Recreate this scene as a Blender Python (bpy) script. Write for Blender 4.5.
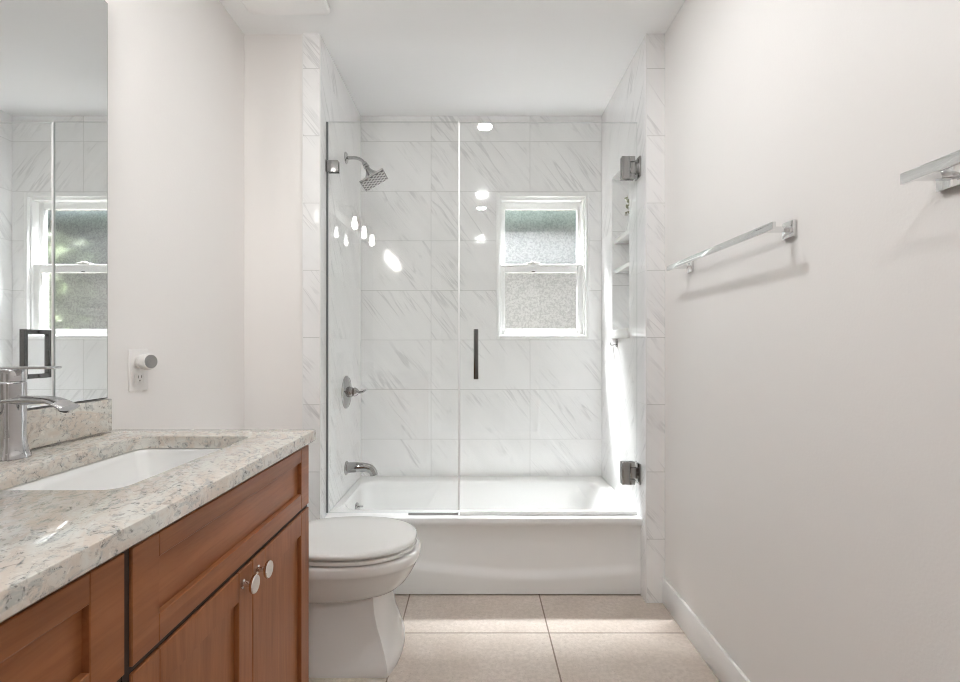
import bpy, bmesh, math, random
from mathutils import Vector, Matrix

for o in list(bpy.data.objects):
    bpy.data.objects.remove(o)
scene = bpy.context.scene
COL = scene.collection
R = math.radians

# ------------------------------------------------------------------ camera, world, exposure
F = 481.0                      # focal length in pixels of the 960 px wide frame
CAM_Z = 1.091
cam_data = bpy.data.cameras.new('camera')
cam_data.sensor_width = 36.0
cam_data.lens = 36.0 * F / 960.0
cam_data.shift_x = 4.0 / 960.0
cam_data.shift_y = 6.0 / 960.0
cam_data.clip_start = 0.02
cam = bpy.data.objects.new('camera', cam_data)
cam.location = (0, 0, CAM_Z)
cam.rotation_euler = (R(90), 0, 0)
COL.objects.link(cam)
scene.camera = cam

world = bpy.data.worlds.new('world')
scene.world = world
world.use_nodes = True
bgn = world.node_tree.nodes['Background']
bgn.inputs['Color'].default_value = (0.80, 0.90, 1.0, 1)
bgn.inputs['Strength'].default_value = 0.5

scene.view_settings.view_transform = 'Standard'
scene.view_settings.look = 'None'
scene.view_settings.gamma = 1.0
scene.view_settings.use_curve_mapping = False
scene.view_settings.exposure = 1.84
scene.cycles.max_bounces = 14
scene.cycles.diffuse_bounces = 8
scene.cycles.glossy_bounces = 6
scene.cycles.transparent_max_bounces = 20
scene.cycles.transmission_bounces = 8
scene.cycles.caustics_reflective = False
scene.cycles.caustics_refractive = False
scene.cycles.sample_clamp_indirect = 4.0
scene.cycles.use_denoising = True
scene.cycles.filter_width = 1.0

DOWNLIGHT = 140.0              # recessed ceiling lamps
BULB = 68.0                    # vanity bulbs
SKY_PANEL = 2600.0              # patch of open sky above the side yard, W

# daylight falling steeply into the side yard onto the bathroom window
ld = bpy.data.lights.new('sky_daylight', 'AREA')
ld.energy = SKY_PANEL
ld.shape = 'RECTANGLE'
ld.size = 3.2
ld.size_y = 1.0
ld.spread = R(90)
ld.color = (0.97, 0.98, 1.0)
lo = bpy.data.objects.new('sky_daylight', ld)
lo.location = (0.40, 3.50, 3.80)
lo.rotation_euler = (Vector((0.40, 2.78, 1.60)) - Vector(lo.location)).to_track_quat('-Z', 'Y').to_euler()
COL.objects.link(lo)

# ------------------------------------------------------------------ main dimensions
XL, XR = -0.990, 0.806         # room walls
YF = 2.05                      # plane of the alcove ends
AL, AR = -0.665, 0.725         # alcove side walls
YB = 2.78                      # alcove back wall
ZC = 2.427                     # ceiling
YR = -1.90                     # wall behind the camera
YT = 2.14                      # plane of the shower glass
GW, GH = 0.572, 0.2865         # wall tile size

# ------------------------------------------------------------------ node helpers
def new_mat(name):
    m = bpy.data.materials.new(name)
    m.use_nodes = True
    nt = m.node_tree
    nt.nodes.clear()
    out = nt.nodes.new('ShaderNodeOutputMaterial')
    return m, nt, out

class NB:
    def __init__(self, nt):
        self.nt = nt
    def n(self, typ, **kw):
        nd = self.nt.nodes.new(typ)
        for k, v in kw.items():
            setattr(nd, k, v)
        return nd
    def link(self, a, b):
        self.nt.links.new(a, b)
    def setin(self, sock, v):
        if hasattr(v, 'is_output'):
            self.link(v, sock)
        else:
            sock.default_value = v
    def math(self, op, a, b=None, c=None, clamp=False):
        nd = self.n('ShaderNodeMath', operation=op)
        nd.use_clamp = clamp
        self.setin(nd.inputs[0], a)
        if b is not None: self.setin(nd.inputs[1], b)
        if c is not None: self.setin(nd.inputs[2], c)
        return nd.outputs[0]
    def smooth(self, v, lo, hi, a=0.0, b=1.0):
        nd = self.n('ShaderNodeMapRange', interpolation_type='SMOOTHSTEP')
        self.setin(nd.inputs['Value'], v)
        nd.inputs['From Min'].default_value = lo
        nd.inputs['From Max'].default_value = hi
        nd.inputs['To Min'].default_value = a
        nd.inputs['To Max'].default_value = b
        return nd.outputs['Result']
    def mixc(self, f, a, b):
        nd = self.n('ShaderNodeMix', data_type='RGBA')
        self.setin(nd.inputs[0], f)
        for s, v in ((nd.inputs[6], a), (nd.inputs[7], b)):
            if hasattr(v, 'is_output'): self.link(v, s)
            else: s.default_value = (v[0], v[1], v[2], 1)
        return nd.outputs[2]
    def mixf(self, f, a, b):
        nd = self.n('ShaderNodeMix', data_type='FLOAT')
        self.setin(nd.inputs[0], f)
        self.setin(nd.inputs[2], a)
        self.setin(nd.inputs[3], b)
        return nd.outputs[0]
    def noise(self, vec, scale, detail=3.0, rough=0.5, dist=0.0):
        nd = self.n('ShaderNodeTexNoise')
        self.link(vec, nd.inputs['Vector'])
        nd.inputs['Scale'].default_value = scale
        nd.inputs['Detail'].default_value = detail
        nd.inputs['Roughness'].default_value = rough
        nd.inputs['Distortion'].default_value = dist
        return nd.outputs['Fac']
    def mapping(self, vec, rot=(0, 0, 0), scale=(1, 1, 1), loc=(0, 0, 0)):
        nd = self.n('ShaderNodeMapping')
        self.link(vec, nd.inputs['Vector'])
        nd.inputs['Rotation'].default_value = rot
        nd.inputs['Scale'].default_value = scale
        nd.inputs['Location'].default_value = loc
        return nd.outputs['Vector']
    def bump(self, h, strength, dist):
        nd = self.n('ShaderNodeBump')
        self.link(h, nd.inputs['Height'])
        nd.inputs['Strength'].default_value = strength
        nd.inputs['Distance'].default_value = dist
        return nd.outputs['Normal']
    def principled(self, color, rough, metal=0.0, normal=None, **kw):
        nd = self.n('ShaderNodeBsdfPrincipled')
        if hasattr(color, 'is_output'): self.link(color, nd.inputs['Base Color'])
        else: nd.inputs['Base Color'].default_value = (color[0], color[1], color[2], 1)
        self.setin(nd.inputs['Roughness'], rough)
        nd.inputs['Metallic'].default_value = metal
        if normal is not None: self.link(normal, nd.inputs['Normal'])
        for k, v in kw.items():
            nd.inputs[k.replace('_', ' ')].default_value = v
        return nd.outputs['BSDF']

def plain(name, color, rough=0.4, metal=0.0, var=0.03, scale=6.0, bump=0.0, bscale=200.0, **kw):
    m, nt, out = new_mat(name)
    b = NB(nt)
    pos = b.n('ShaderNodeTexCoord').outputs['Object']
    nz = b.noise(pos, scale, 2.0)
    c = b.mixc(nz, [max(0, x * (1 - var)) for x in color], [min(1, x * (1 + var)) for x in color])
    nrm = None
    if bump > 0:
        nrm = b.bump(b.noise(pos, bscale, 2.0), bump, 0.002)
    b.link(b.principled(c, rough, metal, nrm, **kw), out.inputs['Surface'])
    return m

def emit(name, color, strength):
    m, nt, out = new_mat(name)
    b = NB(nt)
    e = b.n('ShaderNodeEmission')
    e.inputs['Color'].default_value = (*color, 1)
    e.inputs['Strength'].default_value = strength
    b.link(e.outputs[0], out.inputs['Surface'])
    return m

def glass_thin(name, tint, refl=1.0):
    """thin clear sheet: Schlick mirror over straight-through light"""
    m, nt, out = new_mat(name)
    b = NB(nt)
    lw = b.n('ShaderNodeLayerWeight')
    lw.inputs['Blend'].default_value = 0.5
    p5 = b.math('POWER', lw.outputs['Facing'], 5.0)
    fr = b.math('MULTIPLY_ADD', p5, 0.9 * refl, 0.035 * refl)
    tr = b.n('ShaderNodeBsdfTransparent')
    tr.inputs['Color'].default_value = (*tint, 1)
    gl = b.n('ShaderNodeBsdfGlossy')
    gl.inputs['Roughness'].default_value = 0.0
    gl.inputs['Color'].default_value = (1, 1, 1, 1)
    mx = b.n('ShaderNodeMixShader')
    b.link(fr, mx.inputs[0]); b.link(tr.outputs[0], mx.inputs[1]); b.link(gl.outputs[0], mx.inputs[2])
    b.link(mx.outputs[0], out.inputs['Surface'])
    return m

def m_frosted():
    """obscure window glass: part straight-through, part strongly scattered forwards"""
    m, nt, out = new_mat('obscure_glass')
    b = NB(nt)
    pos = b.n('ShaderNodeTexCoord').outputs['Object']
    grain = b.smooth(b.noise(pos, 95.0, 2.0, 0.75), 0.36, 0.62)
    tr = b.n('ShaderNodeBsdfTransparent')
    b.link(b.mixc(grain, (0.76, 0.77, 0.77), (1.0, 1.0, 1.0)), tr.inputs['Color'])
    rf = b.n('ShaderNodeBsdfRefraction')
    b.link(b.mixc(grain, (0.72, 0.73, 0.73), (1.0, 1.0, 1.0)), rf.inputs['Color'])
    rf.inputs['Roughness'].default_value = 0.28
    rf.inputs['IOR'].default_value = 1.15
    gl = b.n('ShaderNodeBsdfGlossy')
    gl.inputs['Roughness'].default_value = 0.2
    m1 = b.n('ShaderNodeMixShader'); m1.inputs[0].default_value = 0.55
    b.link(tr.outputs[0], m1.inputs[1]); b.link(rf.outputs[0], m1.inputs[2])
    m2 = b.n('ShaderNodeMixShader'); m2.inputs[0].default_value = 0.04
    b.link(m1.outputs[0], m2.inputs[1]); b.link(gl.outputs[0], m2.inputs[2])
    b.link(m2.outputs[0], out.inputs['Surface'])
    return m

def m_tile():
    m, nt, out = new_mat('marble_tile')
    b = NB(nt)
    g = b.n('ShaderNodeNewGeometry')
    sp = b.n('ShaderNodeSeparateXYZ'); b.link(g.outputs['Position'], sp.inputs[0])
    sn = b.n('ShaderNodeSeparateXYZ'); b.link(g.outputs['True Normal'], sn.inputs[0])
    isy = b.math('GREATER_THAN', b.math('ABSOLUTE', sn.outputs['Y']), 0.5)
    u_back = b.math('ADD', sp.outputs['X'], 0.26)
    u_side = b.math('ADD', sp.outputs['Y'], -YB + GW * 3)
    u = b.mixf(isy, u_side, u_back)
    v = b.math('ADD', sp.outputs['Z'], -1.1315)
    us = b.math('DIVIDE', u, GW); vs = b.math('DIVIDE', v, GH)
    def edge(s, size):
        f = b.math('FRACT', s)
        d = b.math('MINIMUM', f, b.math('SUBTRACT', 1.0, f))
        return b.math('MULTIPLY', d, size)
    d = b.math('MINIMUM', edge(us, GW), edge(vs, GH))
    grout = b.smooth(d, 0.0010, 0.0022, 1.0, 0.0)
    idv = b.n('ShaderNodeCombineXYZ')
    b.link(b.math('FLOOR', us), idv.inputs[0]); b.link(b.math('FLOOR', vs), idv.inputs[1]); b.link(isy, idv.inputs[2])
    wn = b.n('ShaderNodeTexWhiteNoise', noise_dimensions='3D'); b.link(idv.outputs[0], wn.inputs['Vector'])
    uv = b.n('ShaderNodeCombineXYZ'); b.link(u, uv.inputs[0]); b.link(v, uv.inputs[1])
    off = b.n('ShaderNodeVectorMath', operation='SCALE'); b.link(wn.outputs['Color'], off.inputs[0]); off.inputs['Scale'].default_value = 7.0
    ad = b.n('ShaderNodeVectorMath', operation='ADD'); b.link(uv.outputs[0], ad.inputs[0]); b.link(off.outputs[0], ad.inputs[1])
    p = ad.outputs[0]
    rot = b.mapping(p, rot=(0, 0, R(52)))          # veins run down to the right
    st = b.mapping(rot, scale=(0.55, 7.0, 1.0))
    def vein(scale, detail, dist, width, mscale, lo, hi):
        n1 = b.noise(st, scale, detail, 0.55, dist)
        r = b.math('ABSOLUTE', b.math('SUBTRACT', n1, 0.5))
        vv = b.smooth(r, 0.0, width, 1.0, 0.0)
        mk = b.smooth(b.noise(p, mscale, 2.0), lo, hi)
        return b.math('MULTIPLY', vv, mk)
    v1 = vein(1.5, 4.0, 0.45, 0.024, 4.0, 0.44, 0.62)
    v2 = vein(3.2, 5.0, 0.5, 0.024, 6.0, 0.48, 0.66)
    cloud = b.smooth(b.noise(st, 0.9, 3.0, 0.6), 0.35, 0.75)
    vs_ = b.math('ADD', b.math('MULTIPLY', v1, 0.32), b.math('MULTIPLY', v2, 0.20), clamp=True)
    base = b.mixc(cloud, (0.86, 0.86, 0.86), (0.81, 0.81, 0.81))
    c = b.mixc(vs_, base, (0.36, 0.36, 0.37))
    c = b.mixc(b.math('MULTIPLY', grout, 0.75), c, (0.52, 0.52, 0.51))
    rough = b.mixf(grout, 0.07, 0.6)
    nrm = b.bump(b.math('SUBTRACT', 1.0, grout), 0.25, 0.001)
    b.link(b.principled(c, rough, 0.0, nrm), out.inputs['Surface'])
    return m

def m_floor():
    m, nt, out = new_mat('floor_tile')
    b = NB(nt)
    g = b.n('ShaderNodeNewGeometry')
    sp = b.n('ShaderNodeSeparateXYZ'); b.link(g.outputs['Position'], sp.inputs[0])
    us = b.math('DIVIDE', b.math('ADD', sp.outputs['X'], -0.278), 0.570)
    vs = b.math('DIVIDE', b.math('ADD', sp.outputs['Y'], -1.835), 0.570)
    def edge(s):
        f = b.math('FRACT', s)
        return b.math('MULTIPLY', b.math('MINIMUM', f, b.math('SUBTRACT', 1.0, f)), 0.57)
    d = b.math('MINIMUM', edge(us), edge(vs))
    grout = b.smooth(d, 0.0021, 0.0035, 1.0, 0.0)
    idv = b.n('ShaderNodeCombineXYZ')
    b.link(b.math('FLOOR', us), idv.inputs[0]); b.link(b.math('FLOOR', vs), idv.inputs[1])
    wn = b.n('ShaderNodeTexWhiteNoise', noise_dimensions='3D'); b.link(idv.outputs[0], wn.inputs['Vector'])
    pos = g.outputs['Position']
    big = b.noise(pos, 5.0, 4.0, 0.6, 0.4)
    fine = b.noise(pos, 62.0, 3.0, 0.75)
    speck = b.smooth(b.noise(pos, 190.0, 1.0), 0.66, 0.72)
    c = b.mixc(b.smooth(big, 0.3, 0.7), (0.60, 0.525, 0.46), (0.67, 0.60, 0.54))
    c = b.mixc(b.math('MULTIPLY', b.smooth(fine, 0.3, 0.7), 0.55), c, (0.44, 0.375, 0.325))
    c = b.mixc(b.math('MULTIPLY', speck, 0.45), c, (0.30, 0.24, 0.19))
    c = b.mixc(b.math('MULTIPLY', wn.outputs['Value'], 0.12), c, (0.50, 0.42, 0.35))
    c = b.mixc(b.math('MULTIPLY', grout, 0.85), c, (0.19, 0.145, 0.11))
    rough = b.mixf(grout, 0.42, 0.85)
    nrm = b.bump(b.math('SUBTRACT', 1.0, grout), 0.4, 0.002)
    b.link(b.principled(c, rough, 0.0, nrm), out.inputs['Surface'])
    return m

def m_granite():
    m, nt, out = new_mat('polished_granite')
    b = NB(nt)
    pos = b.n('ShaderNodeNewGeometry').outputs['Position']
    st = b.mapping(b.mapping(pos, rot=(0, 0, R(-28))), scale=(15.0, 5.5, 15.0))
    flow = b.noise(st, 1.6, 6.0, 0.62, 1.2)
    flow2 = b.noise(st, 3.4, 5.0, 0.65, 1.5)
    med = b.noise(pos, 60.0, 4.0, 0.7, 0.8)
    fine = b.noise(pos, 120.0, 3.0, 0.7)
    c = b.mixc(b.smooth(flow, 0.36, 0.64), (0.61, 0.535, 0.465), (0.65, 0.64, 0.595))
    c = b.mixc(b.math('MULTIPLY', b.smooth(flow2, 0.50, 0.64), 0.75), c, (0.40, 0.41, 0.395))
    c = b.mixc(b.math('MULTIPLY', b.smooth(med, 0.53, 0.66), 0.55), c, (0.30, 0.275, 0.25))
    c = b.mixc(b.math('MULTIPLY', b.smooth(med, 0.30, 0.42, 1.0, 0.0), 0.6), c, (0.80, 0.75, 0.68))
    dk = b.math('MULTIPLY', b.smooth(fine, 0.54, 0.64), b.smooth(flow2, 0.46, 0.60))
    c = b.mixc(b.math('MULTIPLY', dk, 0.80), c, (0.15, 0.145, 0.14))
    b.link(b.principled(c, 0.06), out.inputs['Surface'])
    return m

def m_wood(name, axis):
    m, nt, out = new_mat(name)
    b = NB(nt)
    pos = b.n('ShaderNodeNewGeometry').outputs['Position']
    sc = (14.0, 14.0, 1.1) if axis == 'z' else (14.0, 1.1, 14.0)
    st = b.mapping(pos, scale=sc)
    g1 = b.noise(st, 2.2, 5.0, 0.6, 0.8)
    g2 = b.noise(st, 9.0, 3.0, 0.6, 0.2)
    blot = b.noise(pos, 4.5, 2.0)
    c = b.mixc(b.smooth(g1, 0.3, 0.7), (0.245, 0.087, 0.032), (0.335, 0.125, 0.048))
    c = b.mixc(b.math('MULTIPLY', b.smooth(g2, 0.45, 0.7), 0.30), c, (0.165, 0.052, 0.017))
    c = b.mixc(b.math('MULTIPLY', b.smooth(blot, 0.4, 0.7), 0.25), c, (0.36, 0.140, 0.056))
    b.link(b.principled(c, 0.33, 0.0, b.bump(g2, 0.03, 0.001), Specular_IOR_Level=0.25), out.inputs['Surface'])
    return m

M = {}
M['paint'] = plain('wall_paint', (0.83, 0.808, 0.79), 0.55, var=0.01, scale=1.5, bump=0.12, bscale=160.0)
M['ceiling'] = plain('ceiling_paint', (0.88, 0.885, 0.885), 0.8, var=0.01, scale=1.5)
M['trim'] = plain('white_trim_paint', (0.89, 0.885, 0.88), 0.3, var=0.01)
M['tile'] = m_tile()
M['floor'] = m_floor()
M['granite'] = m_granite()
M['wood_z'] = m_wood('stained_cherry', 'z')
M['wood_y'] = m_wood('stained_cherry_cross', 'y')
M['dark_gap'] = plain('dark_wood_gap_shade', (0.035, 0.016, 0.009), 0.7)  # near-black brown; on the gap strips it stands for shade
M['porcelain'] = plain('porcelain', (0.83, 0.83, 0.82), 0.08, var=0.005)
M['enamel'] = plain('tub_enamel', (0.82, 0.82, 0.815), 0.13, var=0.006, scale=3.0)
M['seat'] = plain('toilet_seat_plastic', (0.80, 0.80, 0.785), 0.16, var=0.005)
M['chrome'] = plain('chrome', (0.56, 0.56, 0.57), 0.05, 1.0, var=0.01)
M['satin'] = plain('brushed_nickel', (0.36, 0.355, 0.35), 0.20, 1.0, var=0.03)
M['gunmetal'] = plain('dark_chrome', (0.20, 0.20, 0.20), 0.12, 1.0)
M['fitting'] = plain('shower_chrome', (0.40, 0.40, 0.40), 0.07, 1.0, var=0.01)
M['bar'] = plain('bright_chrome', (0.80, 0.80, 0.80), 0.06, 1.0, var=0.01)
M['knob'] = plain('polished_nickel', (0.80, 0.74, 0.70), 0.10, 1.0, var=0.01)
M['mirror'] = plain('mirror_silver', (0.86, 0.87, 0.87), 0.0, 1.0, var=0.0)
M['mirror_edge'] = plain('mirror_edge', (0.09, 0.09, 0.095), 0.3)
M['glass'] = glass_thin('clear_shower_glass', (0.985, 0.99, 0.985))
M['glass_edge'] = plain('glass_edge', (0.60, 0.63, 0.62), 0.10)
M['glass_edge_dark'] = plain('glass_edge_seal', (0.16, 0.17, 0.17), 0.2)
M['vinyl'] = plain('window_vinyl', (0.86, 0.865, 0.86), 0.3, var=0.005)
M['frost'] = m_frosted()
M['plastic'] = plain('white_plastic', (0.80, 0.78, 0.76), 0.32, var=0.01)
M['grey_mesh'] = plain('grey_grille', (0.26, 0.255, 0.25), 0.6, var=0.3, scale=400.0)
M['dark'] = plain('dark_plastic', (0.035, 0.033, 0.03), 0.5)
M['seal'] = plain('clear_vinyl_seal', (0.90, 0.905, 0.90), 0.12)
M['stone'] = plain('white_stone', (0.85, 0.85, 0.84), 0.12, var=0.02)
M['nozzle'] = None
M['leaf'] = plain('leaf_green', (0.16, 0.17, 0.09), 0.6, var=0.3, scale=30.0)
M['stem'] = plain('pale_stem', (0.45, 0.45, 0.27), 0.6)
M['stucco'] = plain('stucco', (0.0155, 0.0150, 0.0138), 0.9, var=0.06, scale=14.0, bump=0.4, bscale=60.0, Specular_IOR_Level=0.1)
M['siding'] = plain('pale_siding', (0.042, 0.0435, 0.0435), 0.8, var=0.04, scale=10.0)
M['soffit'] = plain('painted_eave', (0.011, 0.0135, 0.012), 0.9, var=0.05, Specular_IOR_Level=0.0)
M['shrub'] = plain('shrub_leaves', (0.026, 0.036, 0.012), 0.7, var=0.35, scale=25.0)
M['soil'] = plain('yard_soil', (0.10, 0.085, 0.065), 0.9, var=0.15, scale=20.0)
M['door'] = plain('painted_door', (0.55, 0.53, 0.50), 0.4)
M['lens'] = emit('lamp_lens', (0.985, 0.995, 1.0), DOWNLIGHT)
M['bulb'] = emit('bulb_glow', (1.0, 0.985, 0.968), BULB)
M['shade'] = glass_thin('clear_shade_glass', (0.95, 0.95, 0.94))
M['caulk'] = plain('white_caulk', (0.78, 0.78, 0.77), 0.4)

def m_nozzle():
    m, nt, out = new_mat('nozzle_face')
    b = NB(nt)
    pos = b.n('ShaderNodeTexCoord').outputs['Object']
    sp = b.n('ShaderNodeSeparateXYZ'); b.link(pos, sp.inputs[0])
    u = b.math('ADD', b.math('MULTIPLY', sp.outputs['X'], 0.866), b.math('MULTIPLY', sp.outputs['Z'], 0.5))
    k = b.smooth(b.math('MULTIPLY', b.math('SINE', b.math('MULTIPLY', u, 215.0)), b.math('SINE', b.math('MULTIPLY', sp.outputs['Y'], 190.0))), 0.05, 0.25)
    c = b.mixc(k, (0.52, 0.52, 0.51), (0.03, 0.03, 0.03))
    b.link(b.principled(c, 0.4, 0.0), out.inputs['Surface'])
    return m
M['nozzle'] = m_nozzle()

# ------------------------------------------------------------------ mesh helpers
def box(bm, x0, x1, y0, y1, z0, z1, bev=0.0, seg=2):
    vs = [bm.verts.new((x, y, z)) for z in (z0, z1) for y in (y0, y1) for x in (x0, x1)]
    idx = [(0, 2, 3, 1), (4, 5, 7, 6), (0, 1, 5, 4), (2, 6, 7, 3), (0, 4, 6, 2), (1, 3, 7, 5)]
    fs = [bm.faces.new([vs[i] for i in f]) for f in idx]
    if bev > 0:
        es = list({e for f in fs for e in f.edges})
        bmesh.ops.bevel(bm, geom=es, offset=bev, segments=seg, affect='EDGES', profile=0.5)
    return vs

def loft(bm, rings, cap0=True, cap1=True, closed=False, mat=None):
    vr = [[bm.verts.new(p) for p in r] for r in rings]
    n = len(vr[0])
    pairs = list(zip(vr[:-1], vr[1:]))
    if closed:
        pairs.append((vr[-1], vr[0]))
    for a, b_ in pairs:
        for i in range(n):
            j = (i + 1) % n
            bm.faces.new((a[i], a[j], b_[j], b_[i]))
    if not closed:
        if cap0: bm.faces.new(list(reversed(vr[0])))
        if cap1: bm.faces.new(vr[-1])
    return vr

def rrect(x0, x1, y0, y1, r, z, n=6, side=6):
    """rounded rectangle ring; the same number of points whatever the size"""
    r = min(r, (x1 - x0) / 2 - 1e-4, (y1 - y0) / 2 - 1e-4)
    cs = [(x1 - r, y1 - r, 0), (x0 + r, y1 - r, 90), (x0 + r, y0 + r, 180), (x1 - r, y0 + r, 270)]
    pts = []
    for k, (cx, cy, a0) in enumerate(cs):
        arc = [(cx + r * math.cos(R(a0 + 90 * i / n)), cy + r * math.sin(R(a0 + 90 * i / n))) for i in range(n + 1)]
        pts += arc
        nx, ny, na = cs[(k + 1) % 4]
        q = (nx + r * math.cos(R(na)), ny + r * math.sin(R(na)))
        for i in range(1, side):
            t = i / side
            pts.append((arc[-1][0] + (q[0] - arc[-1][0]) * t, arc[-1][1] + (q[1] - arc[-1][1]) * t))
    return [(p[0], p[1], z) for p in pts]

def frame_of(axis):
    a = Vector(axis).normalized()
    t = Vector((0, 0, 1)) if abs(a.z) < 0.9 else Vector((1, 0, 0))
    u = t.cross(a).normalized()
    v = a.cross(u).normalized()
    return a, u, v

def lathe(bm, prof, origin, axis, n=32, cap=True):
    a, u, v = frame_of(axis)
    o = Vector(origin)
    rings = []
    for r, h in prof:
        rings.append([tuple(o + a * h + (u * math.cos(2 * math.pi * i / n) + v * math.sin(2 * math.pi * i / n)) * r) for i in range(n)])
    loft(bm, rings, cap, cap)

def tube(bm, path, radii, n=16, flat=None, cap=True):
    """sweep an ellipse along a path; flat = list of (wide, tall) radii, wide along Y"""
    P = [Vector(p) for p in path]
    rings = []
    for i, p in enumerate(P):
        d = (P[min(i + 1, len(P) - 1)] - P[max(i - 1, 0)]).normalized()
        side = Vector((0, 1, 0)) if abs(d.y) < 0.9 else Vector((1, 0, 0))
        up = d.cross(side).normalized()
        side = up.cross(d).normalized()
        if flat: ra, rb = flat[i]
        else: ra = rb = radii[i] if isinstance(radii, (list, tuple)) else radii
        rings.append([tuple(p + side * ra * math.cos(2 * math.pi * k / n) + up * rb * math.sin(2 * math.pi * k / n)) for k in range(n)])
    loft(bm, rings, cap, cap)

def bez(p0, p1, p2, p3, n=12):
    out = []
    for i in range(n + 1):
        t = i / n
        out.append(tuple((1 - t) ** 3 * a + 3 * (1 - t) ** 2 * t * b + 3 * (1 - t) * t * t * c + t ** 3 * d for a, b, c, d in zip(p0, p1, p2, p3)))
    return out

WORLD = {}
def obj(name, bm, mat, parent=None, smooth=35, mats=None):
    """link bm (world coordinates) as ONE mesh object below parent"""
    bmesh.ops.recalc_face_normals(bm, faces=bm.faces[:])
    off = WORLD.get(parent.name, Vector((0, 0, 0))) if parent else Vector((0, 0, 0))
    if off.length > 0:
        bmesh.ops.translate(bm, verts=bm.verts[:], vec=-off)
    me = bpy.data.meshes.new(name)
    bm.to_mesh(me); bm.free()
    for mm in (mats or [mat]):
        me.materials.append(mm)
    if smooth:
        me.polygons.foreach_set('use_smooth', [True] * len(me.polygons))
        me.set_sharp_from_angle(angle=R(smooth))
    o = bpy.data.objects.new(name, me)
    COL.objects.link(o)
    if parent:
        o.parent = parent
        WORLD[o.name] = off
    return o

def tag(o, label, cat, group=None):
    o['label'] = label; o['category'] = cat
    if group: o['group'] = group
    return o

def thing(name, label, cat, loc, group=None):
    o = bpy.data.objects.new(name, None)
    o.empty_display_size = 0.05
    o.location = loc
    COL.objects.link(o)
    WORLD[o.name] = Vector(loc)
    return tag(o, label, cat, group)

def struct(name, bm, mat, parent=None, smooth=35, mats=None):
    o = obj(name, bm, mat, parent, smooth, mats)
    if parent is None:
        o['kind'] = 'structure'
    return o

def B():
    return bmesh.new()

# ================================================================== THE ROOM
bm = B(); box(bm, -1.25, 1.05, YR - 0.12, YB + 0.12, -0.06, 0.0)
struct('floor', bm, M['floor'])
bm = B(); box(bm, -1.25, 1.05, YR - 0.12, YB + 0.12, ZC, ZC + 0.08)
struct('ceiling', bm, M['ceiling'])
bm = B(); box(bm, XL - 0.12, XL, YR, YF + 0.005, 0, ZC)
struct('wall_left', bm, M['paint'])
bm = B(); box(bm, XR, XR + 0.12, YR, YF, 0, ZC)
struct('wall_right', bm, M['paint'])
bm = B(); box(bm, XL - 0.12, AL - 0.012, YF + 0.006, YB + 0.12, 0, ZC)
struct('wall_far', bm, M['paint'])
# wall behind the camera with a dark door in it
bm = B()
box(bm, XL, -0.45, YR - 0.1, YR, 0, ZC); box(bm, 0.37, XR, YR - 0.1, YR, 0, ZC); box(bm, -0.45, 0.37, YR - 0.1, YR, 2.05, ZC)
struct('wall_rear', bm, M['paint'])
bm = B(); box(bm, -0.45, 0.37, YR - 0.06, YR - 0.02, 0, 2.05)
struct('door_1', bm, M['door'])
# tiled alcove: left return, back wall round the window, right return with the niche
bm = B()
box(bm, -0.737, AL, YF, YF + 0.006, 0, ZC)
box(bm, AL - 0.012, AL, YF + 0.006, YB, 0, ZC)
struct('wall_alcove_left', bm, M['tile'], smooth=0)
WX0, WX1, WZ0, WZ1 = 0.116, 0.653, 1.137, 1.981
bm = B()
for a in ((AL - 0.012, WX0, 0, ZC), (WX1, 0.93, 0, ZC), (WX0, WX1, 0, WZ0), (WX0, WX1, WZ1, ZC)):
    box(bm, a[0], a[1], YB, YB + 0.12, a[2], a[3])
struct('wall_alcove_back', bm, M['tile'], smooth=0)
NY0, NY1, NZ0, NZ1, NX = 2.275, 2.56, 1.165, 1.985, 0.835
bm = B()
box(bm, AR, 0.93, YF, YB, 0, NZ0); box(bm, AR, 0.93, YF, YB, NZ1, ZC)
box(bm, AR, 0.93, YF, NY0, NZ0, NZ1); box(bm, AR, 0.93, NY1, YB, NZ0, NZ1)
box(bm, NX, 0.93, NY0, NY1, NZ0, NZ1)
struct('wall_alcove_right', bm, M['tile'], smooth=0)
# baseboards
def baseboard(name, x0, x1, y0, y1, h, faceaxis):
    bm = B()
    box(bm, x0, x1, y0, y1, 0, h, 0.004, 2)
    return struct(name, bm, M['trim'])
baseboard('baseboard_right', XR - 0.013, XR, YR + 0.01, YF - 0.001, 0.111, 'x')
baseboard('baseboard_far', XL + 0.014, -0.738, YF - 0.008, YF + 0.006, 0.111, 'y')
# thin metal edging on the two tile returns
bm = B()
box(bm, -0.742, -0.737, YF - 0.0015, YF + 0.006, 0, ZC)
struct('trim_1', bm, M['caulk'])
bm = B()
box(bm, AL - 0.0015, AL + 0.0012, YF - 0.0015, YF + 0.004, 0, ZC)
struct('trim_2', bm, M['caulk'])
bm = B()
box(bm, AR - 0.0012, AR + 0.003, YF - 0.0015, YF + 0.003, 0, ZC)
struct('trim_3', bm, M['caulk'])

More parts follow.
